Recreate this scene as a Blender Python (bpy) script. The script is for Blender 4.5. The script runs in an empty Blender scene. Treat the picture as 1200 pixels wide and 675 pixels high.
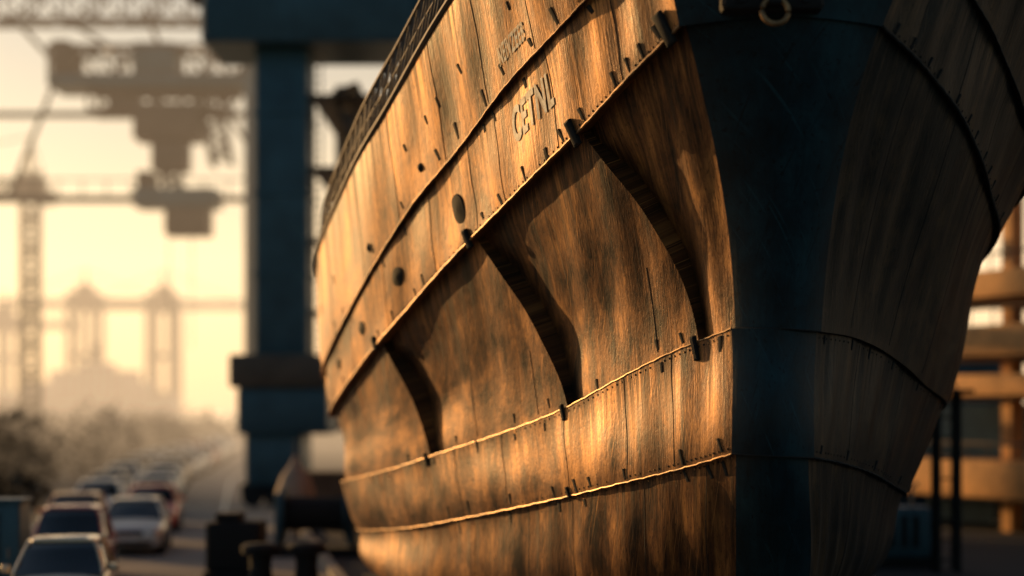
import bpy, math, random
import numpy as np
from mathutils import Vector, Matrix
random.seed(7); rng = np.random.default_rng(7)
scene = bpy.context.scene
scene.view_settings.view_transform = 'Standard'
scene.view_settings.look = 'None'
scene.view_settings.exposure = 0

# ------------------------------------------------------------------ materials
def new_mat(name):
    m = bpy.data.materials.new(name); m.use_nodes = True
    nt = m.node_tree
    return m, nt, nt.nodes['Principled BSDF']

def mat(name, col, rough=0.6, metal=0.0, var=0.35, scale=3.0, bump=0.0, dirt=None):
    m, nt, b = new_mat(name)
    N, L = nt.nodes, nt.links
    tc = N.new('ShaderNodeTexCoord')
    n1 = N.new('ShaderNodeTexNoise'); n1.inputs['Scale'].default_value = scale
    n1.inputs['Detail'].default_value = 4; n1.inputs['Roughness'].default_value = 0.65
    L.new(tc.outputs['Object'], n1.inputs['Vector'])
    r = N.new('ShaderNodeValToRGB'); L.new(n1.outputs['Fac'], r.inputs['Fac'])
    d = dirt if dirt else tuple(c*(1-var) for c in col)
    r.color_ramp.elements[0].position = 0.32; r.color_ramp.elements[0].color = (*d, 1)
    r.color_ramp.elements[1].position = 0.66
    r.color_ramp.elements[1].color = (*[min(1, c*(1+var*0.4)) for c in col], 1)
    L.new(r.outputs['Color'], b.inputs['Base Color'])
    b.inputs['Roughness'].default_value = rough; b.inputs['Metallic'].default_value = metal
    return m

def hull_mat(name, dark, mid, light, metal=0.3, rough=0.42, bumpk=1.0, spec=.5):
    m, nt, b = new_mat(name)
    N, L = nt.nodes, nt.links
    uv = N.new('ShaderNodeUVMap'); uv.uv_map = 'UVMap'
    def noise(sx, sy, detail, distort=0.0, r=0.6, rot=0.0):
        src = uv.outputs['UV']
        if rot:
            mr = N.new('ShaderNodeMapping'); mr.inputs['Rotation'].default_value = (0, 0, rot)
            L.new(src, mr.inputs['Vector']); src = mr.outputs['Vector']
        mp = N.new('ShaderNodeMapping'); mp.inputs['Scale'].default_value = (sx, sy, 1)
        L.new(src, mp.inputs['Vector'])
        n = N.new('ShaderNodeTexNoise'); n.noise_dimensions='2D'; n.inputs['Scale'].default_value = 1
        n.inputs['Detail'].default_value = detail; n.inputs['Distortion'].default_value = distort
        n.inputs['Roughness'].default_value = r
        L.new(mp.outputs['Vector'], n.inputs['Vector']); return n
    def math_(op, a, b_, clamp=False):
        x = N.new('ShaderNodeMath'); x.operation = op; x.use_clamp = clamp
        for i, v in enumerate((a, b_)):
            if isinstance(v, (int, float)): x.inputs[i].default_value = v
            else: L.new(v, x.inputs[i])
        return x.outputs[0]
    def mixc(fac, a, c):
        mx = N.new('ShaderNodeMix'); mx.data_type = 'RGBA'
        L.new(fac, mx.inputs[0]); L.new(a, mx.inputs[6]); mx.inputs[7].default_value = (*c, 1)
        return mx.outputs[2]
    blot = noise(1.25, 1.0, 8, 0.2, .72)
    streak = noise(2.6, 0.22, 4, 0.3)
    fine = noise(30, 1.6, 3, 0.1)
    speck = noise(15, 12, 3, 0)
    scr = noise(34, 0.9, 2, 0.1, .5, .5); scr2 = noise(40, 1.0, 2, 0.1, .5, -.35)
    tone = N.new('ShaderNodeAttribute'); tone.attribute_name = 'tone'
    f = math_('MULTIPLY', blot.outputs['Fac'], 0.80)
    f = math_('ADD', f, math_('MULTIPLY', streak.outputs['Fac'], 0.24))
    f = math_('ADD', f, math_('MULTIPLY', fine.outputs['Fac'], 0.13))
    f = math_('ADD', f, tone.outputs['Fac'])
    f = math_('SUBTRACT', f, 0.085)
    ramp = N.new('ShaderNodeValToRGB'); L.new(f, ramp.inputs['Fac'])
    e = ramp.color_ramp.elements
    e[0].position = 0.34; e[0].color = (*dark, 1)
    e[1].position = 0.68; e[1].color = (*light, 1)
    x = e.new(0.49); x.color = (*mid, 1)
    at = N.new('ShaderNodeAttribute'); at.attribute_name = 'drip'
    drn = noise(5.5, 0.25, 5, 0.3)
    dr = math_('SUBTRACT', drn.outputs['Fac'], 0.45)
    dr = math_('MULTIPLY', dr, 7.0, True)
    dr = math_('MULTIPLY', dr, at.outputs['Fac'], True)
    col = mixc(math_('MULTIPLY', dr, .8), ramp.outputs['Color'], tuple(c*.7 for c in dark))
    s1 = math_('MULTIPLY', math_('SUBTRACT', scr.outputs['Fac'], .67), 9, True)
    s2 = math_('MULTIPLY', math_('SUBTRACT', scr2.outputs['Fac'], .66), 9, True)
    col = mixc(math_('MULTIPLY', s1, .65), col, tuple(min(1, c*1.5) for c in light))
    col = mixc(math_('MULTIPLY', s2, .8), col, tuple(c*.6 for c in dark))
    sp = math_('GREATER_THAN', speck.outputs['Fac'], 0.67)
    col = mixc(math_('MULTIPLY', sp, 0.75), col, tuple(c*.5 for c in dark))
    L.new(col, b.inputs['Base Color'])
    b.inputs['Metallic'].default_value = metal
    b.inputs['Specular IOR Level'].default_value = spec
    rr = math_('ADD', math_('MULTIPLY', blot.outputs['Fac'], 0.45), rough-0.22)
    L.new(math_('ADD', rr, math_('MULTIPLY', dr, .15)), b.inputs['Roughness'])
    h = math_('ADD', math_('MULTIPLY', fine.outputs['Fac'], 0.25), math_('MULTIPLY', speck.outputs['Fac'], 0.30))
    h = math_('ADD', h, math_('MULTIPLY', streak.outputs['Fac'], 0.7))
    bp = N.new('ShaderNodeBump'); bp.inputs['Strength'].default_value = 0.5*bumpk
    bp.inputs['Distance'].default_value = 0.02
    L.new(h, bp.inputs['Height']); L.new(bp.outputs['Normal'], b.inputs['Normal'])
    return m

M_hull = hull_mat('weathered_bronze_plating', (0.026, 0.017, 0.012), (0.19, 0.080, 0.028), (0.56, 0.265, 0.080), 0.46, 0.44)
M_hull2 = hull_mat('weathered_plating_painted_shade', (0.010, 0.014, 0.015), (0.040, 0.031, 0.024), (0.12, 0.074, 0.040), 0.3, 0.5)  # plating copy for starboard and bottom, shade darkened into its colours
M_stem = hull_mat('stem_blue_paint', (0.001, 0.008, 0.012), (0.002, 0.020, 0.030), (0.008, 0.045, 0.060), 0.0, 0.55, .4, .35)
M_iron = mat('dark_iron', (0.012, 0.012, 0.012), 0.85, 0.0, 0.4, 8)
M_bead = mat('worn_weld_bead', (0.46, 0.25, 0.10), 0.45, 0.45, 0.85, 3)
M_paint = mat('faded_white_lettering', (0.88, 0.84, 0.74), 0.6, 0, 0.4, 9, 0.0, (0.52, 0.42, 0.30))
M_cranebl = mat('crane_teal_paint', (0.04, 0.105, 0.14), 0.5, 0.1, 0.35, 0.7)
M_cranebr = mat('crane_rust_brown', (0.12, 0.085, 0.06), 0.6, 0.1, 0.4, 0.7)
M_conc = mat('concrete', (0.34, 0.30, 0.25), 0.85, 0, 0.3, 0.8)
M_asph = mat('asphalt', (0.055, 0.05, 0.047), 0.95, 0, 0.35, 0.5)
M_road = mat('road_concrete', (0.28, 0.25, 0.22), 0.9, 0, 0.3, 0.35)
M_white = mat('white_paint', (0.75, 0.72, 0.66), 0.5, 0, 0.15, 2)
M_ship = mat('pale_ship_paint', (0.55, 0.48, 0.42), 0.6, 0, 0.2, .3)
M_glass = mat('tinted_glass', (0.02, 0.025, 0.03), 0.08, 0.0, 0.1, 2, 0)
M_rubber = mat('tyre_rubber', (0.015, 0.015, 0.015), 0.85, 0, 0.2, 8)
M_chrome = mat('bright_metal', (0.55, 0.55, 0.55), 0.25, 0.9, 0.1, 4, 0)
M_lamp = mat('headlamp_lens', (0.8, 0.78, 0.7), 0.12, 0.2, 0.05, 4, 0)
M_ochre = mat('ochre_parapet', (0.78, 0.40, 0.15), 0.75, 0, 0.4, 0.9)
M_wood = mat('timber_block', (0.16, 0.10, 0.06), 0.85, 0, 0.4, 2)
M_buff = mat('buff_canvas', (0.45, 0.33, 0.24), 0.8, 0, 0.25, 3)
M_leaf = mat('dry_foliage', (0.06, 0.042, 0.022), 0.9, 0, 0.5, 0.6, 0)

# ------------------------------------------------------------------ builder
class B:
    def __init__(s): s.v=[]; s.f=[]; s.m=[]; s.mats=[]
    def mi(s, m):
        if m not in s.mats: s.mats.append(m)
        return s.mats.index(m)
    def add(s, vs, fs, m):
        o=len(s.v); k=s.mi(m)
        s.v += [tuple(map(float,p)) for p in vs]; s.f += [tuple(i+o for i in f) for f in fs]; s.m += [k]*len(fs)
    def box(s, lo, hi, m, bev=0.0):
        x0,y0,z0=lo; x1,y1,z1=hi
        c = min(x1-x0,y1-y0,z1-z0)*0.5
        b = min(bev, c*0.9)
        if b<=0:
            vs=[(x,y,z) for x in(x0,x1) for y in(y0,y1) for z in(z0,z1)]
            s.add(vs,[(0,1,3,2),(4,6,7,5),(0,4,5,1),(2,3,7,6),(0,2,6,4),(1,5,7,3)],m); return
        def ring(z,i): 
            return [(x0+i+b,y0+i,z),(x1-i-b,y0+i,z),(x1-i,y0+i+b,z),(x1-i,y1-i-b,z),(x1-i-b,y1-i,z),(x0+i+b,y1-i,z),(x0+i,y1-i-b,z),(x0+i,y0+i+b,z)]
        vs=ring(z0,b*.5)+ring(z0+b,0)+ring(z1-b,0)+ring(z1,b*.5); fs=[]
        for k in range(3):
            for j in range(8):
                a=k*8+j; c2=k*8+(j+1)%8; fs.append((a,c2,c2+8,a+8))
        fs.append(tuple(range(7,-1,-1))); fs.append(tuple(range(24,32)))
        s.add(vs,fs,m)
    def tube(s, pts, r, m, n=6, cap=True):
        pts=[Vector(p) for p in pts]; vs=[]; fs=[]
        up=Vector((0.13,0.21,1)).normalized()
        for i,p in enumerate(pts):
            t=(pts[min(i+1,len(pts)-1)]-pts[max(i-1,0)]).normalized()
            a=t.cross(up)
            if a.length<0.05: a=t.cross(Vector((1,0,0)))
            a.normalize(); c=t.cross(a)
            rr = r[i] if isinstance(r,(list,tuple)) else r
            for j in range(n):
                g=2*math.pi*(j+.5)/n; vs.append(p+a*rr*math.cos(g)+c*rr*math.sin(g))
        for i in range(len(pts)-1):
            for j in range(n):
                k=(j+1)%n; fs.append((i*n+j,i*n+k,(i+1)*n+k,(i+1)*n+j))
        if cap: fs.append(tuple(range(n-1,-1,-1))); fs.append(tuple(range((len(pts)-1)*n,len(pts)*n)))
        s.add(vs,fs,m)
    def loft(s, rings, m, cap=True, closed=True):
        n=len(rings[0]); vs=[p for r in rings for p in r]; fs=[]
        for i in range(len(rings)-1):
            for j in range(n if closed else n-1):
                k=(j+1)%n; fs.append((i*n+j,i*n+k,(i+1)*n+k,(i+1)*n+j))
        if cap: fs.append(tuple(range(n-1,-1,-1))); fs.append(tuple(range((len(rings)-1)*n,len(rings)*n)))
        s.add(vs,fs,m)
    def truss(s, p0, p1, w, h, n, r, m):
        p0=Vector(p0); p1=Vector(p1); t=(p1-p0).normalized()
        side=t.cross(Vector((0,0,1)))
        if side.length<0.1: side=Vector((1,0,0))
        side.normalize(); up=side.cross(t)
        C=[side*a*w/2+up*b*h/2 for a,b in((-1,-1),(1,-1),(1,1),(-1,1))]
        for c in C: s.tube([p0+c,p1+c],r*1.4,m,5)
        for i in range(n):
            a=p0.lerp(p1,i/n); b=p0.lerp(p1,(i+1)/n)
            for k in range(4):
                c,d=C[k],C[(k+1)%4]
                s.tube([a+c,a+d],r*.8,m,4,False)
                s.tube([a+c,b+d] if i%2 else [a+d,b+c],r*.8,m,4,False)
    def obj(s, name, parent=None, smooth=35):
        me=bpy.data.meshes.new(name); me.from_pydata(s.v,[],s.f)
        for m in s.mats: me.materials.append(m)
        me.polygons.foreach_set('material_index', s.m)
        me.polygons.foreach_set('use_smooth',[bool(smooth)]*len(s.f)); me.update()
        if smooth: me.set_sharp_from_angle(angle=math.radians(smooth))
        o=bpy.data.objects.new(name,me); scene.collection.objects.link(o)
        if parent: o.parent=parent
        return o
def empty(name, loc=(0,0,0), rz=0):
    o=bpy.data.objects.new(name,None); scene.collection.objects.link(o)
    o.location=loc; o.rotation_euler=(0,0,rz); o.empty_display_size=0.5
    return o

# ------------------------------------------------------------------ the ship: lines plan (metres)
KV = np.array([0,1.25,2.2,5.5,6.9,8.5,9.8])                 # girth stations, deck edge -> keel
UL = np.array([0,.15,.3,.45,.6,.75,.9,1.0,1.2,1.7])
def rows(xs,ys,zs): return np.array(list(zip(xs,ys,zs)),float)
PORT = [
 rows([1.095,.652,.162,-.399,-1.033,-1.773,-2.698,-3.682,-4.0,-3.6],[18.25,19.15,20.2,21.55,23.2,25.15,27.95,32.3,40,56],[10.753,10.416,10.06,9.712,9.22,8.528,7.702,6.907,6.6,6.5]),
 rows([1.617,1.123,.569,-.033,-.726,-1.529,-2.522,-3.564,-3.95,-3.6],[18.8,19.7,20.7,22.1,23.8,25.7,28.5,33,40,56],[9.358,8.994,8.595,8.199,7.618,6.981,5.952,4.95,4.5,4.3]),
 rows([1.9,1.383,.819,.190,-.530,-1.370,-2.407,-3.467,-3.85,-3.5],[19,19.9,21,22.4,24.1,26.1,29,33.5,40.5,56],[8.275,7.861,7.392,6.934,6.422,5.762,4.914,4.084,3.85,3.7]),
 rows([2.57,1.975,1.331,.632,-.176,-1.111,-2.25,-3.364,-3.7,-3.4],[20,20.9,22,23.4,25.1,27.1,30,34.5,41,56],[4.95,4.711,4.374,3.977,3.649,3.323,2.92,2.568,2.4,2.2]),
 rows([2.62,2.059,1.441,.772,0,-.894,-1.965,-3.019,-3.3,-3.0],[20,20.9,22,23.4,25.1,27.1,30,34.5,41,56],[3.5,3.279,3.065,2.818,2.557,2.266,1.93,1.585,1.4,1.3]),
 rows([2.833,2.287,1.689,1.037,.317,-.525,-1.513,-2.429,-2.6,-2.3],[21.3,22.2,23.3,24.7,26.4,28.4,31.2,35.2,41.5,56],[1.764,1.558,1.32,1.061,.806,.592,.49,.621,.55,.5]),
 rows([3.0,2.7,2.4,2.1,1.8,1.5,1.2,1.0,.9,.9],[22.5,24,26,28,30.5,33,37,41,46,56],[.3]*10)]
UR = np.array([0,.25,.5,.75,1.0,1.5,2.2])
STBD = [
 rows([4.654,5.43,6.28,7.166,8.27,8.75,7.5],[18.25,19.05,20.1,21.65,24.5,36,56],[10.66,10.29,9.73,9.196,8.41,8.0,7.8]),
 rows([4.465,5.145,5.82,6.575,7.563,8.2,7.3],[18.8,19.6,20.6,22.1,25,36,56],[9.264,8.9,8.429,7.868,7.375,6.6,6.3]),
 rows([4.085,4.802,5.539,6.244,7.178,7.9,7.1],[19,19.8,20.9,22.5,25.5,36,56],[8.275,7.911,7.449,6.925,6.55,5.8,5.4]),
 rows([3.57,4.16,4.851,5.64,6.691,7.4,6.6],[20,20.8,21.9,23.5,26.5,37,56],[4.92,4.874,4.679,4.353,4.066,3.4,3.0]),
 rows([3.48,3.952,4.522,5.17,6.069,6.9,6.0],[20,20.8,21.9,23.5,26.5,37,56],[3.45,3.366,3.223,3.001,2.70,2.2,1.9]),
 rows([3.621,3.923,4.292,4.774,5.465,6.2,5],[21.3,22.1,23.2,24.8,27.6,37,56],[1.764,1.624,1.471,1.334,1.24,1.0,.8]),
 rows([3.4,3.45,3.4,3.3,3.1,2.8,2.5],[22.5,24,26,28,32,40,56],[.3]*7)]

def herm(kn, P, t, per=False):
    K=len(kn); idx=np.clip(np.searchsorted(kn,t,'right')-1,0,K-2)
    d=np.diff(kn); sh=(K-1,)+(1,)*(P.ndim-1)
    s=np.diff(P,axis=0)/d.reshape(sh)
    T=np.empty_like(P); T[0]=s[0]; T[-1]=s[-1]
    w=(d[:-1]/(d[:-1]+d[1:])).reshape((K-2,)+(1,)*(P.ndim-1))
    T[1:-1]=s[:-1]*(1-w)+s[1:]*w
    h=d[idx]; x=((t-kn[idx])/h)[:,None]; h=h[:,None]
    if per: a=np.arange(len(t)); p0,p1,t0,t1=P[idx,a],P[idx+1,a],T[idx,a],T[idx+1,a]
    else: p0,p1,t0,t1=P[idx],P[idx+1],T[idx],T[idx+1]
    x2=x*x; x3=x2*x
    return (2*x3-3*x2+1)*p0+(x3-2*x2+x)*h*t0+(-2*x3+3*x2)*p1+(x3-x2)*h*t1
def base(side,u,v):
    tab,kn=(PORT,UL) if side=='P' else (STBD,UR)
    R=np.stack([herm(kn,r,u) for r in tab])
    return herm(KV,R,v,True)
def normal(side,u,v):
    e=1e-3
    a=base(side,u+e,v)-base(side,u-e,v); b=base(side,u,v+e)-base(side,u,v-e)
    n=np.cross(a,b); n/=np.linalg.norm(n,axis=1)[:,None]+1e-9
    return n if side=='P' else -n
def ribs(w):
    q=1-(1-np.clip(w,0,1))**1.35
    return [0*w+0, .30-.207*q, .605-.169*q, .876-.086*q, 0*w+1.0, 0*w+1.7]
def sstep(a,b,x):
    t=np.clip((x-a)/(b-a),0,1); return t*t*(3-2*t)
REC=0.29
def disp(side,u,i,w,h=None):
    lap=0.06*w
    oil=0.012*np.sin(u*61+i*2.1)*np.sin(w*3.14)+0.008*np.sin(u*23+w*4+i)
    d=lap+oil
    if side=='P':
        if h is None:
            R=ribs(w); h=np.ones_like(u)
            for k in range(4):
                q=(u>=R[k])&(u<R[k+1]); f=(u-R[k])/(R[k+1]-R[k]); h=np.where(q,1-f*(0.6 if k==3 else 1),h)
        win=(.45+.55*sstep(0,.25,w))*(1-.55*sstep(.55,1,w))
        bay=-0.06-REC*(.25*(1-h)+.75*(1-h)**3.2)*win-0.05*np.sin(np.clip(w,0,1)*3.14)
        d=d+np.where(i==2,bay-lap,0)
    return d
def surf(side,u,i,w,off=0.0,h=None):
    u=np.atleast_1d(np.asarray(u,float)); w=np.atleast_1d(np.asarray(w,float))*np.ones_like(u)
    i=(np.atleast_1d(np.asarray(i))*np.ones_like(u)).astype(int)
    v=KV[i]+w*(KV[i+1]-KV[i])
    return base(side,u,v)+normal(side,u,v)*(disp(side,u,i,w,h)+off)[:,None]

def grid_obj(name,P,UV,D,material,flip,parent,tone=None):
    m,n=P.shape[:2]
    idx=np.arange(m*n).reshape(m,n)
    q=np.stack([idx[:-1,:-1],idx[:-1,1:],idx[1:,1:],idx[1:,:-1]],-1).reshape(-1,4)
    if flip: q=q[:,::-1]
    me=bpy.data.meshes.new(name); me.from_pydata(P.reshape(-1,3).tolist(),[],q.tolist())
    ul=me.uv_layers.new(name='UVMap'); ul.data.foreach_set('uv',UV.reshape(-1,2)[q.reshape(-1)].astype(np.float32).ravel())
    at=me.attributes.new('drip','FLOAT','POINT'); at.data.foreach_set('value',D.astype(np.float32).ravel())
    if tone is not None:
        at=me.attributes.new('tone','FLOAT','FACE'); at.data.foreach_set('value',tone.astype(np.float32).ravel())
    me.materials.append(material); me.polygons.foreach_set('use_smooth',[True]*len(q))
    me.update(); me.set_sharp_from_angle(angle=math.radians(28))
    o=bpy.data.objects.new(name,me); scene.collection.objects.link(o); o.parent=parent; return o

ship=empty('ship')
ROWS=[]
for i,n in enumerate([16,16,60,22,18,10]):
    for w in np.linspace(0,1,n): ROWS.append((i,w))
COLS=[]
for k,n in enumerate([60,80,70,30,16]):
    for f in np.linspace(0,1,n): COLS.append((k,f))
BUTT_P={0:(.11,.23,.36,.5,.63,.77,.88,.96),1:(.16,.345,.5,.58,.7,.84,.93),3:(.155,.28,.436,.60,.72,.86),4:(.08,.25,.44,.56,.7,.9)}
BUTT_S={1:(.15,.4,.65,.85),2:(.2,.45,.7,.9),3:(.3,.62),4:(.4,.72)}
trng=np.random.default_rng(11); TONE=trng.uniform(-.05,.05,(8,14))
def make_side(side):
    P=[];UV=[];D=[];T=[]
    for i,w in ROWS:
        if side=='P':
            wb=0.0 if i<2 else (w if i==2 else 1.0)
            R=ribs(np.array(wb))
            u=np.array([R[k]+(R[k+1]-R[k])*f for k,f in COLS],float)
            h=np.array([1-f if k<3 else (1-.6*f if k==3 else .4+.6*f) for k,f in COLS])
        else:
            u=np.concatenate([np.linspace(0,1,80),np.linspace(1.03,2.2,24)]); h=None
        v=KV[i]+w*(KV[i+1]-KV[i])
        P.append(surf(side,u,i,w,0,h))
        UV.append(np.stack([u*(15 if side=='P' else 7)+i*3.7,v*np.ones_like(u)+i*0.31],-1))
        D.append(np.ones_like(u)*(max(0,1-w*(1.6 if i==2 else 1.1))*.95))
        um=(u[:-1]+u[1:])/2
        if i==2 and side=='P': T.append(TONE[2][np.array([k for k,f in COLS])[:-1]]*.5-.03)
        else:
            bt=(BUTT_P if side=='P' else BUTT_S).get(i,()); T.append(TONE[i+(1 if side=='S' else 0)][np.searchsorted(np.array(bt),um)] if bt else um*0)
    T=np.array(T)[:-1]
    return np.array(P),np.array(UV),np.array(D),T
PL,UVL,DL,TL=make_side('P'); PR,UVR,DR,TR=make_side('S')
grid_obj('port_plating',PL,UVL,DL,M_hull,True,ship,TL)
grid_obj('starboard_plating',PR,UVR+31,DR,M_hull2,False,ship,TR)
ns=25; SP=[];SU=[];SD=[]
for r,(i,w) in enumerate(ROWS):
    a,b=PL[r,0],PR[r,0]; t=np.linspace(0,1,ns)[:,None]; v=KV[i]+w*(KV[i+1]-KV[i])
    bul=0.30+0.25*np.interp(v,[0,2.2,5.5,9.8],[1,.7,0,-.3])
    p=a*(1-t)+b*t; p[:,1]-=(bul*(1-np.abs(2*t[:,0]-1)**1.7))
    SP.append(p); SU.append(np.stack([t[:,0]*1.2+60,np.full(ns,v)],-1)); SD.append(np.zeros(ns))
SP=np.array(SP); SU=np.array(SU); SD=np.array(SD)
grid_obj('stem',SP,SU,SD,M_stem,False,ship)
b=B()
Ld=PL[0]; ur=np.linspace(0,1,len(Ld)); idr=np.clip((ur*(PR.shape[1]-1)).astype(int),0,PR.shape[1]-1); Rd=PR[0][idr]
vs=list(Ld)+list(Rd); n=len(Ld); b.add(vs,[(k,k+1,n+k+1,n+k) for k in range(n-1)],M_wood)
Lk=PL[-1]; Rk=PR[-1][idr]; b.add(list(Lk)+list(Rk),[(k,n+k,n+k+1,k+1) for k in range(n-1)],M_hull2)
Lt=PL[:,-1]; Rt=PR[:,-1]; n2=len(Lt); b.add(list(Lt)+list(Rt),[(k,k+1,n2+k+1,n2+k) for k in range(n2-1)],M_iron)
b.obj('deck_and_transom',ship)

b=B()
for side,umax in(('P',1.1),('S',1.1)):
    for i in (0,1,2,3,4):
        us=np.linspace(0.0,umax,140)
        wob=0.004*np.sin(us*140+i)+0.003*np.sin(us*311)
        pts=surf(side,us,i,1.0+0*us,0.0)
        if i==2: pts=surf(side,us,3,0*us,0.0)
        pts=pts+np.stack([0*us,0*us,wob],-1)
        b.tube(pts,(0.019 if i in(1,) else 0.012),M_bead if side=='P' else M_iron,6)
for r,(i,w) in enumerate(ROWS):
    if w==1.0 and i in(2,3,4):
        p=SP[r].copy(); p[:,1]-=0.002; b.tube(p,0.010,M_iron,6)
b.obj('seam_beads',ship)

b=B()
def frame(side,u,i,w):
    p=surf(side,u,i,w)[0]; a=surf(side,u+.004,i,w)[0]-p
    n=normal(side,np.array([u]),np.array([KV[i]+w*(KV[i+1]-KV[i])]))[0]
    t=Vector(a).normalized(); n=Vector(n); d=n.cross(t).normalized()
    if d.z>0: d=-d
    return Vector(p),t,d,n
def cleat(side,u,i,w,wt,ht,th,m=M_iron,lean=0.0):
    p,t,d,n=frame(side,u,i,w); d=(d+t*lean).normalized()
    vs=[]
    for c in(-.01,th*.7,th):
        k=1 if c<th else .6
        for x,y in((-1,-1),(1,-1),(1,1),(-1,1)): vs.append(p+t*wt/2*x*k+d*ht/2*y*(1 if k==1 else .85)+n*c)
    fs=[(8,9,10,11)]
    for r in(0,4):
        for j in range(4): fs.append((r+j,r+(j+1)%4,r+4+(j+1)%4,r+4+j))
    b.add(vs,fs,m)
R_=random.Random(3)
for i,w0,step in((0,.88,.05),(0,.5,.09),(1,.11,.06),(1,.90,.045),(2,.955,.10),(3,.11,.10),(3,.91,.08),(4,.08,.10)):
    u=0.03
    while u<1.05:
        if R_.random()<.8:
            cleat('P',u,i,min(.97,max(.03,w0+R_.uniform(-.03,.02))),R_.uniform(.035,.07),R_.uniform(.10,.24) if i!=2 else .14,.010,lean=R_.uniform(-.25,.25))
        u+=step*R_.uniform(.4,1.7)
for i,w0,step in((1,.90,.09),(3,.06,.2),(3,.93,.2)):
    u=0.06
    while u<1.0:
        cleat('S',u,i,w0,.035,R_.uniform(.10,.18),.014); u+=step*R_.uniform(.6,1.4)
for u,i,w,wt,ht,th in((.303,1,.97,.13,.34,.05),(.607,1,.97,.13,.28,.05),(.035,1,.9,.15,.4,.05),(.093,3,.05,.07,.30,.05),(.436,3,.04,.07,.22,.04),(.79,3,.03,.08,.22,.04),(.877,1,.96,.14,.22,.05),(.44,3,.96,.06,.16,.03)):
    cleat('P',u,i,w,wt,ht,th)
# small flush rivets beside the lower seams and the text strake
for i,w0 in((1,.955),(3,.045),(3,.955),(4,.035)):
    u=.01
    while u<1.0:
        if R_.random()<.85: cleat('P',u,i,w0,.022,.022,.007,M_bead if R_.random()<.5 else M_iron)
        u+=.0125
for i,w0 in((1,.95),(3,.05),(3,.95)):
    u=.02
    while u<.98:
        if R_.random()<.85: cleat('S',u,i,w0,.022,.022,.007)
        u+=.028
def butt(side,u,i,w0,w1,du=0.0,r=.008):
    ws=np.linspace(w0,w1,14); us=u+du*(ws-w0)+.0012*np.sin(ws*9+u*40)
    pts=surf(side,us,i,ws,-r*.5); b.tube(pts,r,M_iron,5)
for i,du in((0,0),(1,0),(3,0)):
    for u in BUTT_P[i]: butt('P',u,i,.02,.97,du,.011)
for u in BUTT_P[4]: butt('P',u,4,.02,.9,0)
for u in(.21,.52,.68): butt('P',u,2,.62,.97,-.02,.012)
for i in BUTT_S:
    for u in BUTT_S[i]: butt('S',u,i,.03,.97)
b.obj('cleats_and_butts',ship,30)

b=B()
def hawse(u,i,w,rx,ry):
    p,t,d,n=frame('P',u,i,w)
    rings=[]
    for rr,hh in((1.12,-.01),(1.05,.012),(.9,.018),(.6,.03),(.3,.04),(.02,.045)):
        rings.append([p+t*rx*rr*math.cos(a)*(1+.12*math.sin(2*a+u*9))+d*ry*rr*math.sin(a)+n*hh for a in np.linspace(0,2*math.pi,20,endpoint=False)])
    b.loft(rings,M_iron,False)
hawse(.622,1,.56,.20,.20); hawse(.80,1,.5,.18,.13); hawse(.905,1,.48,.20,.11); hawse(.965,1,.42,.2,.10)
hawse(.70,0,.80,.07,.06); hawse(.86,0,.8,.08,.07)
b.obj('hawse_fittings',ship)

def lettering(body,u0,i,w0,kx,ky,size,wt):
    cu=bpy.data.curves.new('t','FONT'); cu.body=body; cu.size=size; cu.space_character=1.14; cu.offset=wt
    o=bpy.data.objects.new('t',cu); scene.collection.objects.link(o)
    bpy.context.view_layer.update()
    me=bpy.data.meshes.new_from_object(o)
    co=np.empty(len(me.vertices)*3); me.vertices.foreach_get('co',co); co=co.reshape(-1,3)
    P=surf('P',u0-co[:,0]*kx,i,w0-co[:,1]*ky,0.010)
    me.vertices.foreach_set('co',P.ravel()); me.materials.clear(); me.materials.append(M_paint); me.update()
    bpy.data.objects.remove(o); q=bpy.data.objects.new('painted_lettering',me); scene.collection.objects.link(q); q.parent=ship
lettering('CETNL',.457,1,.54,.074,.95,.46,.016)
lettering('NEIVZEEB',.452,0,.84,.060,.8,.25,.006)

b=B()
us=np.linspace(.30,1.15,60)
e=surf('P',us,0,0*us); 
def lift(h,inn=.0): 
    q=e.copy(); q[:,2]+=h; q[:,0]+=inn; return q
b.tube(lift(.04),.05,M_cranebr); b.tube(lift(.45,.06),.022,M_cranebr); b.tube(lift(.9,.12),.04,M_cranebr)
lo=lift(.04); hi=lift(.9,.12)
for k in range(0,59):
    if k%2==0: b.tube([lo[k],hi[k]],.028,M_cranebr,5)
    b.tube([lo[k],hi[k+1]],.016,M_cranebr,4); b.tube([hi[k],lo[k+1]],.016,M_cranebr,4)
b.obj('bulwark_lattice',ship)
b=B()
cx,cy,cz=2.80,18.28,8.24
ring=[(cx+.14*math.cos(a),cy-.12+.03*math.sin(a),cz+.14*math.sin(a)) for a in np.linspace(0,2*math.pi,25)]
b.tube(ring,.032,M_bead,8,False)
b.box((cx-.55,cy-.02,cz+.06),(cx+.55,cy+.35,cz+.42),M_iron,.04)
b.box((cx-.07,cy-.16,cz+.08),(cx+.07,cy+.05,cz+.28),M_iron,.02)
for dx in(-.34,.34): b.tube([(cx+dx,cy-.06,cz+.16),(cx+dx,cy+.05,cz+.16)],.05,M_iron,8)
b.obj('stem_ring',ship)
b=B(); b.box((-1.5,38,6.6),(5.5,50,10.2),M_white,.1); b.box((-.5,40,10.21),(4.5,47,12.6),M_white,.1)
for k in range(6): b.box((-.1+k*.75,39.96,10.9),(.4+k*.75,40.02,11.8),M_glass)
b.obj('deckhouse',ship)
for k in range(9):
    b=B(); y=23.6+k*3.6
    x=2.9-min(1.0,k*.25)
    b.box((x-.9,y-.3,0),(x+.9,y+.3,.14),M_wood,.02); b.box((x-.7,y-.28,.145),(x+.7,y+.28,.29),M_wood,.02)
    b.obj('keel_block')

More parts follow.
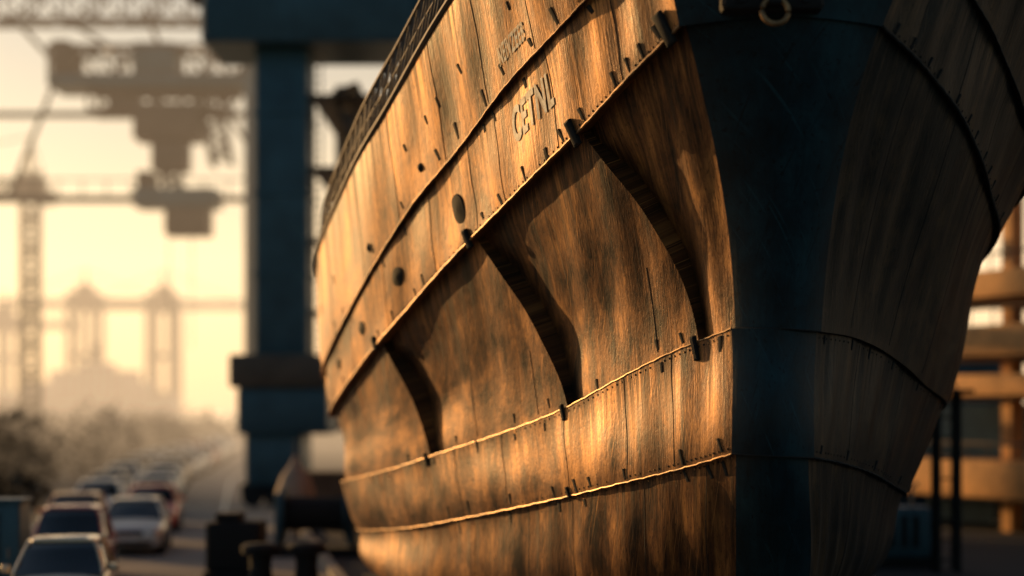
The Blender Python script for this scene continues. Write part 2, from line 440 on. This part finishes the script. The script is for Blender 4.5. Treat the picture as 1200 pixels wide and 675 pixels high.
# ------------------------------------------------------------------ ground, road, water
b=B(); b.add([(-3000,-500,0),(3000,-500,0),(3000,6000,0),(-3000,6000,0)],[(0,1,2,3)],M_asph); b.obj('ground',smooth=0)
def rx(y): return np.interp(y,[20,40,62,78,94,112,130,150,200,260],[-5.6,-9.4,-13.2,-15.7,-18.2,-20.1,-22.0,-24.0,-29,-35])
b=B(); ys=np.linspace(15,230,60); vs=[];
for y in ys: vs+= [(rx(y)-3.4,y,.004),(rx(y)+5.2,y,.004)]
b.add(vs,[(2*k,2*k+1,2*k+3,2*k+2) for k in range(59)],M_road); b.obj('road',smooth=0)
b=B()
for off,w_ in((2.6,.12),(-3.1,.12)):
    vs=[]
    for y in ys: vs+=[(rx(y)+off,y,.008),(rx(y)+off+w_,y,.008)]
    b.add(vs,[(2*k,2*k+1,2*k+3,2*k+2) for k in range(59)],M_white)
b.obj('road_marking',smooth=0)
b=B()
for off in(5.2,-3.7):
    rings=[[(rx(y)+off,y,-.02),(rx(y)+off,y,.13),(rx(y)+off+.28,y,.13),(rx(y)+off+.28,y,-.02)] for y in ys]
    b.loft(rings,M_conc)
b.obj('kerb',smooth=20)
mw,nt,pb=new_mat('harbour_water'); pb.inputs['Base Color'].default_value=(.03,.045,.05,1); pb.inputs['Roughness'].default_value=.15
nn=nt.nodes.new('ShaderNodeTexNoise'); nn.inputs['Scale'].default_value=.6; nn.inputs['Detail'].default_value=4
tcx=nt.nodes.new('ShaderNodeTexCoord'); nt.links.new(tcx.outputs['Object'],nn.inputs['Vector'])
bb=nt.nodes.new('ShaderNodeBump'); bb.inputs['Strength'].default_value=.5; nt.links.new(nn.outputs['Fac'],bb.inputs['Height']); nt.links.new(bb.outputs['Normal'],pb.inputs['Normal'])
b=B(); b.add([(-900,240,.02),(200,240,.02),(200,2600,.02),(-900,2600,.02)],[(0,1,2,3)],mw); b.obj('water',smooth=0)
b=B(); b.box((-900,237,-.5),(200,239.9,.9),M_conc,.1); b.obj('quay_wall')

# ------------------------------------------------------------------ cars
def car_paint(name,c):
    m,nt,p=new_mat(name); p.inputs['Base Color'].default_value=(*c,1); p.inputs['Roughness'].default_value=.28
    p.inputs['Metallic'].default_value=.15; p.inputs['Coat Weight'].default_value=.6
    n=nt.nodes.new('ShaderNodeTexNoise'); n.inputs['Scale'].default_value=3
    r=nt.nodes.new('ShaderNodeMapRange'); r.inputs[3].default_value=.2; r.inputs[4].default_value=.42
    nt.links.new(n.outputs['Fac'],r.inputs[0]); nt.links.new(r.outputs[0],p.inputs['Roughness']); return m
paints=[car_paint('car_paint_%d'%k,c) for k,c in enumerate([(.42,.07,.07),(.60,.56,.50),(.60,.05,.03),(.74,.58,.38),(.30,.31,.31),(.88,.84,.76),(.65,.30,.10)])]
def make_car(x,y,rz,paint,tall=1.0):
    root=empty('parked_car',(x,y,.008),rz)
    b=B()
    st=[(-2.2,.66,.36,.60),(-2.14,.78,.26,.68),(-1.9,.85,.22,.80),(-1.4,.89,.21,.88),(-.8,.90,.21,.96),(0,.90,.21,.98),(1.2,.90,.21,1.0),(1.85,.87,.24,.98),(2.1,.82,.28,.92),(2.18,.72,.38,.82)]
    rings=[]
    for yy,hw,zb,zt in st:
        m=(zb+zt)/2
        h=[(hw*.88,zb),(hw*.97,zb+.08),(hw,m),(hw*.985,zt-.10),(hw*.92,zt-.02),(hw*.5,zt+.015),(0,zt+.025)]
        rings.append([(a,yy,z) for a,z in h]+[(-a,yy,z) for a,z in h[-2::-1]])
    b.loft(rings,paint); b.obj('body',root,40)
    b=B(); H=1.46*tall
    lv=[(.95,-.95,1.75,.83,.05),(1.10,-.68,1.60,.79,.07),(1.28*tall,-.40,1.40,.72,.08),(H-.04,-.16,1.16,.64,.1)]
    rings=[]
    for z,y0,y1,hw,c in lv:
        rings.append([(-hw+c,y0,z),(hw-c,y0,z),(hw,y0+c*2,z),(hw,y1-c*2,z),(hw-c,y1,z),(-hw+c,y1,z),(-hw,y1-c*2,z),(-hw,y0+c*2,z)])
    b.loft(rings,M_glass); b.obj('windows',root,40)
    b=B()
    top=rings[-1]; r2=[(p[0]*1.03,p[1],H-.045) for p in top]; r3=[(p[0]*.98,p[1]*.98,H-.005) for p in top]; r4=[(p[0]*.7,p[1]*.8,H+.02) for p in top]
    b.loft([r2,r3,r4],paint)
    for s in(-1,1):
        b.tube([(s*.80,-.93,.96),(s*.76,-.66,1.11),(s*.60,-.16,H-.03)],.035,paint,6)
        b.tube([(s*.84,.42,.96),(s*.66,.42,H-.03)],.035,paint,6)
        b.tube([(s*.82,1.62,.97),(s*.62,1.12,H-.03)],.05,paint,6)
        b.box((s*.98-.09,-.62,.98),(s*.98+.09,-.48,1.12),paint,.03)
    b.obj('roof_and_pillars',root,40)
    b=B()
    for s in(-1,1):
        for yy in(-1.38,1.36):
            def disc(r,xx): return [(xx,yy+r*math.cos(a),.33+r*math.sin(a)) for a in np.linspace(0,2*math.pi,20,endpoint=False)]
            b.loft([disc(.37,s*.60),disc(.37,s*.904)],M_iron)
            b.loft([disc(.30,s*.72),disc(.325,s*.76),disc(.325,s*.90),disc(.29,s*.925)],M_rubber)
            b.loft([disc(.2,s*.90),disc(.19,s*.935),disc(.05,s*.928)],M_chrome)
    b.obj('wheels',root,40)
    b=B()
    for s in(-1,1):
        b.box((s*.58-.16,-2.20,.60),(s*.58+.16,-2.02,.73),M_lamp,.04)
        b.box((s*.62-.14,2.10,.72),(s*.62+.14,2.19,.86),paints[2],.03)
    b.box((-.36,-2.22,.56),(.36,-2.1,.68),M_iron,.02); b.box((-.6,-2.215,.30),(.6,-2.08,.42),M_iron,.03)
    b.box((-.24,-2.235,.44),(.24,-2.2,.54),M_white); b.box((-.34,-2.225,.685),(.34,-2.18,.70),M_chrome)
    b.obj('lamps_grille_plate',root,40)
cars=[(-8.5,32.3,3,1.06),(-10.4,40.3,0,1.16),(-12.9,50.5,6,1.03),(-14.5,60,5,1.03),(-16.4,69.5,3,1),(-18.0,79,5,1),(-19.6,88,3,1),(-21.0,97,1,1),(-22.2,106,5,1),(-23.2,115,3,1),(-24.2,124,5,1),(-25.4,134,0,1),(-26.8,145,3,1),(-28,157,5,1),(-29.2,170,5,1),
      (-10.7,48.5,1,1),(-12.0,57,2,1),(-13.7,65.5,5,1),(-15.4,75,5,1),(-17.0,84,1,1),(-18.4,93,3,1),(-19.5,102,5,1),(-20.5,111,5,1),(-21.6,120,0,1),(-22.8,130,5,1),(-24.2,141,5,1),(-25.6,153,5,1)]
for x,y,c,t in cars:
    sl=(rx(y+3)-rx(y-3))/6
    make_car(x,y,math.atan(-sl)*.9+random.uniform(-.02,.02),paints[c],t)

# ------------------------------------------------------------------ dock crane with the big leg
b=B(); y0,y1=70,73
b.box((-10.6,y0,6.2),(-8.4,y1,19),M_cranebl,.12)
for z in(9.5,12.8,16.1): b.box((-10.66,y0-.06,z),(-8.34,y1+.06,z+.12),M_cranebl,.02)
b.box((-12.6,y0-1,18.9),(-4,y1+1,22.5),M_cranebl,.15)
b.box((-13.6,y0-.5,21.2),(-12.55,y1,24),M_cranebr,.1)
b.box((-11.5,y0-.8,4.9),(-7.3,y1+.8,6.25),M_cranebr,.12)
b.box((-11.2,y0-.6,3.0),(-7.5,y1+.6,4.9),M_cranebl,.12)
b.box((-10.9,y0-.3,.9),(-8.6,y1+.3,3.0),M_cranebl,.1)
for xx in(-10.6,-9.7,-8.8): b.tube([(xx,y0-.5,.45),(xx,y0+.2,.45)],.42,M_iron,14)
b.box((-11.1,y0-.2,.5),(-8.3,y0+.6,.95),M_iron,.05)
for xx in(-8.25,-7.85): b.tube([(xx,y0+.4,6.2),(xx,y0+.4,18.9)],.04,M_cranebr,5)
for k in range(36): b.tube([(-8.25,y0+.4,6.4+k*.34),(-7.85,y0+.4,6.4+k*.34)],.025,M_cranebr,4)
b.box((-8.3,80,3),(-7.1,82,19.2),M_cranebr,.08)
for z in(8,11,14,17): b.box((-8.4,y0+.8,z),(-5.4,82,z+.1),M_cranebr,.02)
b.truss((-7,72,17.5),(-4.2,72,10.5),1.0,1.0,6,.09,M_cranebr)
b.box((4,y0,0),(6.2,y1,19),M_cranebl,.12)
b.box((-4,y0-.5,19.3),(7,y1+.5,21.5),M_cranebl,.15)
b.obj('gantry_crane')

b=B(); Y=112
b.truss((-50,Y,30.5),(-13,Y,30.5),2.2,2.2,18,.12,M_cranebr)
b.truss((-46,Y,36),(-13,Y,31.5),1.2,1.2,16,.10,M_cranebr)
b.box((-30,Y-2,24.9),(-17,Y+2,25.6),M_cranebl,.1)
b.truss((-30,Y,26.6),(-17,Y,26.6),3,1.9,9,.13,M_cranebr)
b.box((-24.6,Y-1.6,25.61),(-21.8,Y+1.6,27.8),M_cranebl,.1)
b.box((-29.8,Y-1.8,25.61),(-28.6,Y+1.8,27.9),M_cranebr,.1)
b.truss((-27.5,Y,24.1),(-18.0,Y,24.1),2.6,1.3,7,.13,M_cranebr)
b.box((-26.2,Y-1.2,23.3),(-24.7,Y+1.2,24.8),M_cranebr,.1)
b.box((-24.6,Y-1.4,21.6),(-20.4,Y+1.4,23.9),M_cranebr,.1)
b.truss((-19.8,Y,24.5),(-19.0,Y,20.0),1.2,1.2,5,.10,M_cranebr)
b.box((-23.5,Y-1,19.6),(-21.2,Y+1,21.59),M_cranebr,.1)
b.truss((-22.4,Y,19.6),(-22.2,Y,18.4),1.0,1.0,2,.10,M_cranebr)
b.box((-24.6,Y-1.4,17.2),(-19.2,Y+1.4,18.4),M_cranebl,.1)
b.box((-24.4,Y-1.2,18.41),(-23.4,Y+1.2,19.5),M_cranebr,.05)
b.box((-22.6,Y-1.2,15.4),(-19.8,Y+1.2,17.19),M_cranebr,.1)
b.box((-50,Y-.4,17.6),(-14,Y+.4,18.0),M_cranebr,.05)
b.box((-50,Y-.4,23.2),(-14,Y+.4,23.5),M_cranebr,.05)
for k in range(22): b.tube([(-49+k*1.6,Y,18.0),(-49+k*1.6,Y,19.1)],.05,M_cranebr,4)
b.tube([(-49,Y,19.1),(-15,Y,19.1)],.06,M_cranebr,4)
for p,q in(((-29,Y,25.7),(-33,Y,30)),((-18,Y,26),(-15,Y,30)),((-18.4,Y,23),(-15,Y,18)),((-26,Y,27.6),(-30,Y,30)),((-20,Y,27.6),(-19,Y,30)),((-24,Y,30),(-23,Y,27.6)),((-30,Y,25.5),(-33,Y,18)),((-19,Y,24),(-15,Y,27))):
    b.tube([p,q],.16,M_cranebr,5)
for xx in(-16,-50):
    for dy in(-5,5): b.box((xx-.7,Y+dy-.7,0),(xx+.7,Y+dy+.7,30),M_cranebl,.1)
b.box((-16.6,Y-5,29),(-15.4,Y+5,31),M_cranebl,.1); b.box((-50.6,Y-5,29),(-49.4,Y+5,31),M_cranebl,.1)
for dx in(-22.5,-21.0): b.tube([(dx,Y,16),(dx,Y,8)],.03,M_iron,4)
b.obj('gantry_crane')

b=B(); Y=150
b.truss((-42.3,Y,0),(-42.3,Y,25),1.3,1.3,18,.12,M_cranebr)
b.box((-43.6,Y-1,22.3),(-41,Y+1,24.2),M_cranebr,.1)
b.truss((-62,Y,24),(-41,Y,23.5),1.1,1.2,16,.10,M_cranebr); b.tube([(-42.3,Y,24),(-42.3,Y,28)],.2,M_cranebr)
b.tube([(-42.3,Y,28),(-60,Y,24.6)],.06,M_cranebr,4); b.tube([(-42.3,Y,28),(-41,Y,24)],.06,M_cranebr,4)
b.box((-41.6,Y-.6,22),(-40.2,Y+.6,23.2),M_conc,.05)
b.obj('tower_crane')
for cx,Y,ztop in((-62.5,250,20.5),(-51,250,20.3),(-78,262,18)):
    b=B()
    for dx in(-1.6,1.6):
        for dy in(-3,3): b.box((cx+dx-.45,Y+dy-.45,0),(cx+dx+.45,Y+dy+.45,ztop-2),M_cranebr,.05)
    for z in(6,11.5): b.box((cx-1.9,Y-3.3,z),(cx+1.9,Y+3.3,z+.6),M_cranebr,.05)
    b.box((cx-2,Y-3.5,ztop-2),(cx+2,Y+3.5,ztop+.6),M_cranebr,.1); b.box((cx-.9,Y-2,ztop+.61),(cx+1,Y+2,ztop+1.8),M_cranebr,.1)
    b.truss((cx-13,Y,ztop-1),(cx+12,Y,ztop-1),1,1,12,.16,M_cranebr)
    b.tube([(cx,Y,ztop+1.5),(cx,Y,ztop+4)],.2,M_cranebr)
    for s in(-1,1): b.tube([(cx,Y,ztop+4),(cx+s*10,Y,ztop)],.07,M_cranebr,4)
    b.obj('quay_crane')
b=B(); Y=246
rings=[]
for x,hw,zt in((-74,1.0,6.9),(-70,3.2,6.2),(-64,4,5.8),(-56,4,5.7),(-51,3.5,5.9),(-48,1.5,6.2)):
    rings.append([(x,Y-hw*.8,0),(x,Y-hw,zt),(x,Y+hw,zt),(x,Y+hw*.8,0)])
b.loft(rings,M_ship)
b.box((-69,Y-3.2,5.8),(-52,Y+3.2,8.0),M_ship,.1); b.box((-66,Y-2.8,8.01),(-54,Y+2.8,9.6),M_ship,.1); b.box((-62,Y-2.4,9.61),(-57.5,Y+2.4,10.7),M_ship,.1)
for z,yy in((6.6,3.2),(8.6,2.8),(9.9,2.4)):
    for k in range(8 if z<9 else 6): b.box((-64.5+k*1.2 if z<9 else -61.6+k*.65,Y-yy-.05,z),(-63.8+k*1.2 if z<9 else -61.2+k*.65,Y-yy,z+.5),M_glass)
b.tube([(-60,Y,10.7),(-60,Y,13.5)],.3,M_cranebr,8)
b.obj('moored_ship')

# ------------------------------------------------------------------ scrub and far tree belt
def foliage(name,lumps,n,s0,s1):
    vs=[];fs=[]
    for (cx,cy,cz,rx_,ry_,rz_) in lumps:
        for _ in range(n):
            d=rng.normal(size=3); d/=np.linalg.norm(d); r=rng.uniform(.45,1.05)**.6
            c=np.array([cx,cy,cz])+d*r*np.array([rx_,ry_,rz_])
            if c[2]<.05: c[2]=rng.uniform(.05,.4)
            a=rng.normal(size=3); a/=np.linalg.norm(a); q=np.cross(a,rng.normal(size=3)); q/=np.linalg.norm(q); s=rng.uniform(s0,s1)
            o=len(vs); vs+= [c-a*s-q*s*.4,c+q*s*.6,c+a*s,c-q*s*.6]; fs.append((o,o+1,o+2,o+3))
    b=B(); b.add(vs,fs,M_leaf); return b.obj(name,smooth=0)
l=[]
for k in range(110):
    y=rng.uniform(64,190); x=rx(y)-rng.uniform(5.5,30); h=rng.uniform(1.0,2.0+y*.008)
    l.append((x,y,h*.6,rng.uniform(1.2,3),rng.uniform(1.2,3),h))
foliage('scrub',l,120,.15,.4)
l=[]
for k in range(70):
    x=-160+k*2.1+rng.uniform(-1,1); h=rng.uniform(1.2,2.4)
    l.append((x,222+rng.uniform(-10,8),h*.7,rng.uniform(2,4),3,h))
foliage('distant_tree_belt',l,110,.4,1.0)
b=B(); xs=np.linspace(-700,700,90); vs=[]
hh=10+9*np.sin(xs*.009+1)+5*np.sin(xs*.031)+3*np.sin(xs*.08)
for x,h in zip(xs,hh): vs+=[(x,1250,-1),(x,1330,max(2,h)),(x,1500,-1)]
b.add(vs,[(3*k+j,3*k+3+j,3*k+4+j,3*k+1+j) for k in range(89) for j in(0,1)],M_leaf); b.obj('hills',smooth=60)

# ------------------------------------------------------------------ harbour building (right)
ox,oy=22.0,45.0; ang=math.atan2(.9,-.43)
hb=empty('harbour_building',(ox,oy,0),ang)
def bandbox(bb_,x0,x1,z0,z1,prot,m): bb_.box((x0,-.3,z0),(x1,prot,z1),m,.04)
b=B(); bandbox(b,-10,21.0,1.15,2.35,1.7,M_ochre); bandbox(b,-10,17.5,4.45,5.15,1.3,M_ochre); bandbox(b,-10,14.9,5.75,6.75,1.5,M_ochre); bandbox(b,-10,14.6,7.65,8.5,1.6,M_ochre)
b.obj('parapet_bands',hb)
b=B()
for z in(1.0,4.3,5.6,7.5): b.box((-10,-8,z),(19 if z<4 else 15.4,.9,z+.14),M_conc,.02)
b.box((-10,-8,12.4),(12.4,1.2,12.8),M_conc,.03)
b.obj('floor_slabs',hb)
b=B()
for k in range(9):
    x=-9+k*2.63
    b.box((x,.05,0),(x+.5,.6,12.4 if x<12.5 else 8),M_ochre,.03)
for z,x1,p_ in((2.35,20.6,1.6),(6.75,14.6,1.4),(8.5,14.3,1.5)):
    for k in range(int((x1+10)/1.1)): b.tube([(-10+k*1.1,p_,z),(-10+k*1.1,p_,z+.55)],.035,M_cranebr,4)
    b.tube([(-10,p_,z+.55),(x1,p_,z+.55)],.045,M_cranebr,5)
b.obj('columns_and_rails',hb)
b=B(); b.box((-10,-8,0),(19,-1.6,4.2),M_cranebl); b.box((-10,-8,4.21),(14,-2.4,7.6),M_cranebl); b.box((-10,-8,7.61),(11.8,-2.4,12.3),M_cranebl)
b.obj('walls',hb)
b=B()
for z0 in(2.5,5.2,8.6,10.6):
    for k in range(9):
        x=-8.3+k*2.6
        if x>(13 if z0<8 else 9.8): continue
        y=-1.55 if z0<4 else -2.35
        b.box((x,y-.02,z0-.0),(x+1.6,y,z0+1.3),M_glass); b.box((x-.06,y,z0-.06),(x+1.66,y+.05,z0),M_white); b.box((x+.77,y,z0),(x+.83,y+.04,z0+1.3),M_white)
for k in range(7):
    x=-4+k*3.0; b.box((x,-1.62,.1),(x+1.3,-1.56,.98),M_glass); b.box((x-.06,-1.56,.05),(x+1.36,-1.5,.11),M_white)
b.obj('windows',hb)
b=B(); b.box((12.5,66,0),(19,80,6.3),M_cranebl,.05); b.box((12.2,65.7,6.3),(19.3,80.3,6.7),M_cranebr,.05)
for k in range(3): b.box((13.2+k*2,65.9,1.0),(14.4+k*2,65.99,2.6),M_glass); b.box((13.1+k*2,65.85,2.62),(14.5+k*2,65.98,2.75),M_white)
b.obj('dock_shed')
b=B()
for dx in(0,.5):
    for dy in(0,.5): b.tube([(10.5+dx,42+dy,0),(10.5+dx,42+dy,4.4)],.07,M_iron,6)
for k in range(9): 
    z=.3+k*.5; b.tube([(10.5,42,z),(11,42,z)],.03,M_iron,4); b.tube([(10.5,42,z),(10.5,42.5,z+.4)],.03,M_iron,4); b.tube([(11,42,z),(11,42.5,z+.4)],.03,M_iron,4)
b.box((10.2,41.7,4.4),(11.3,42.8,4.5),M_iron,.02); b.obj('access_tower')
b=B(); X,Y=9.6,44
b.box((X-1.1,Y-.6,.25),(X+1.1,Y+.6,1.5),M_cranebl,.08); b.box((X-1.2,Y-.7,.05),(X+1.2,Y+.7,.24),M_iron,.03)
for k in range(6): b.box((X-.9+k*.3,Y-.63,.5),(X-.75+k*.3,Y-.605,1.3),M_iron)
b.tube([(X+.7,Y,1.5),(X+.7,Y,2.0),(X+.85,Y,2.1)],.06,M_chrome,8); b.box((X-.4,Y-.3,1.5),(X+.3,Y+.3,1.75),M_ochre,.04); b.obj('diesel_generator')

# ------------------------------------------------------------------ dockside clutter
b=B(); b.box((-10.9,34.6,0),(-9.98,35.4,2.1),M_cranebl,.04); b.box((-10.95,34.55,2.1),(-9.93,35.45,2.18),M_cranebl,.02)
b.box((-10.4,34.57,.3),(-10.38,34.6,1.9),M_iron); b.tube([(-10.2,34.55,1.0),(-10.2,34.55,1.2)],.02,M_chrome); b.obj('utility_cabinet')
def bollard(x,y,s):
    b=B(); rings=[]
    for z,r in((0,.5),(.08,.5),(.1,.3),(.5,.24),(.75,.26),(.8,.42),(.95,.44),(1.02,.34),(1.03,.02)):
        rings.append([(x+r*s*math.cos(a),y+r*s*math.sin(a),z*s) for a in np.linspace(0,2*math.pi,18,endpoint=False)])
    b.loft(rings,M_iron); b.obj('mooring_bollard')
bollard(-5.6,38,1.0); bollard(-4.6,38.2,1.0)
b=B(); X,Y=-6.5,40.6
b.box((X-.7,Y-.6,.2),(X+.6,Y+.6,1.35),M_iron,.08); b.box((X-.75,Y-.65,.02),(X+.65,Y+.65,.19),M_iron,.03); b.box((X-.5,Y-.4,1.35),(X+.1,Y+.4,1.55),M_iron,.04)
b.obj('winch_power_unit')
b=B(); X,Y=-5.4,47
b.box((X-1.5,Y-.8,0),(X+1.5,Y+.8,.25),M_iron,.04)
for s in(-1,1): b.box((X+s*1.0-.08,Y-.5,.25),(X+s*1.0+.08,Y+.5,1.7),M_cranebl,.04)
b.tube([(X-.9,Y,1.15),(X+.9,Y,1.15)],.46,M_iron,18)
for s in(-1,1): b.tube([(X+s*.82,Y,1.15),(X+s*.9,Y,1.15)],.75,M_cranebl,20)
b.tube([(X+1.08,Y,1.15),(X+1.45,Y,1.15)],.25,M_iron,14); b.obj('mooring_winch')
b=B(); X,Y=-6.6,52; rings=[]
for z,r in((.3,.25),(.5,.5),(.9,.62),(1.5,.6),(2.0,.42),(2.3,.18),(2.6,.06)):
    rings.append([(X+r*math.cos(a),Y+r*math.sin(a),z) for a in np.linspace(0,2*math.pi,18,endpoint=False)])
b.loft(rings,M_buff)
for a in range(4): b.tube([(X+.7*math.cos(a*1.57),Y+.7*math.sin(a*1.57),0),(X+.3*math.cos(a*1.57),Y+.3*math.sin(a*1.57),.6)],.05,M_iron)
b.tube([(X,Y,2.6),(X,Y,3.1)],.03,M_iron); b.obj('marker_buoy')
for x,y,s in((-6.3,58,1.9),(-4.2,58.4,1.4),(-5.6,56.6,1.0)):
    b=B(); b.box((x-s/2,y-s/2,0),(x+s/2,y+s/2,s),M_wood,.02)
    for z in(.06,s*.5,s-.12):
        b.box((x-s/2-.03,y-s/2-.03,z),(x+s/2+.03,y-s/2-.005,z+.1),M_wood,.01); b.box((x-s/2-.03,y-s/2,z),(x-s/2-.004,y+s/2,z+.1),M_wood,.01)
    b.obj('wooden_crate')

# ------------------------------------------------------------------ harbour haze, its sunlit glow put in as volume emission
hz,nt,pb=new_mat('glowing_haze'); nt.nodes.remove(pb)
out=nt.nodes['Material Output']
ab=nt.nodes.new('ShaderNodeVolumeAbsorption'); em=nt.nodes.new('ShaderNodeEmission'); ad=nt.nodes.new('ShaderNodeAddShader')
ab.inputs['Color'].default_value=(0,0,0,1); ab.inputs['Density'].default_value=.0016
em.inputs['Color'].default_value=(1,.67,.38,1); em.inputs['Strength'].default_value=.0040
nt.links.new(ab.outputs[0],ad.inputs[0]); nt.links.new(em.outputs[0],ad.inputs[1]); nt.links.new(ad.outputs[0],out.inputs['Volume'])
b=B(); b.box((-400,76,-1.5),(400,480,46),hz); b.obj('haze',smooth=0)

# ------------------------------------------------------------------ light
to_sun=Vector((-.71,.69,.15)).normalized()
sd=bpy.data.lights.new('sun','SUN'); sd.energy=5; sd.angle=math.radians(.5); sd.color=(1,.56,.20)
so=bpy.data.objects.new('sun',sd); scene.collection.objects.link(so); so.rotation_euler=to_sun.to_track_quat('Z','Y').to_euler()
w=bpy.data.worlds.new('World'); scene.world=w; w.use_nodes=True; nt=w.node_tree
sk=nt.nodes.new('ShaderNodeTexSky'); sk.sky_type='NISHITA'; sk.sun_disc=False
sk.sun_elevation=math.asin(to_sun.z); sk.sun_rotation=math.atan2(to_sun.x,to_sun.y)%(2*math.pi)
sk.dust_density=2; sk.air_density=1.2; sk.ozone_density=2.0
bg=nt.nodes['Background']; bg.inputs['Strength'].default_value=.105; nt.links.new(sk.outputs[0],bg.inputs['Color'])

cam=bpy.data.cameras.new('camera'); co=bpy.data.objects.new('camera',cam); scene.collection.objects.link(co); scene.camera=co
co.location=(0,0,4); co.rotation_euler=(math.radians(90),0,0)
cam.lens=60; cam.sensor_width=36; cam.shift_y=.11875; cam.clip_end=8000
cam.dof.use_dof=True; cam.dof.focus_distance=21.5; cam.dof.aperture_fstop=.27
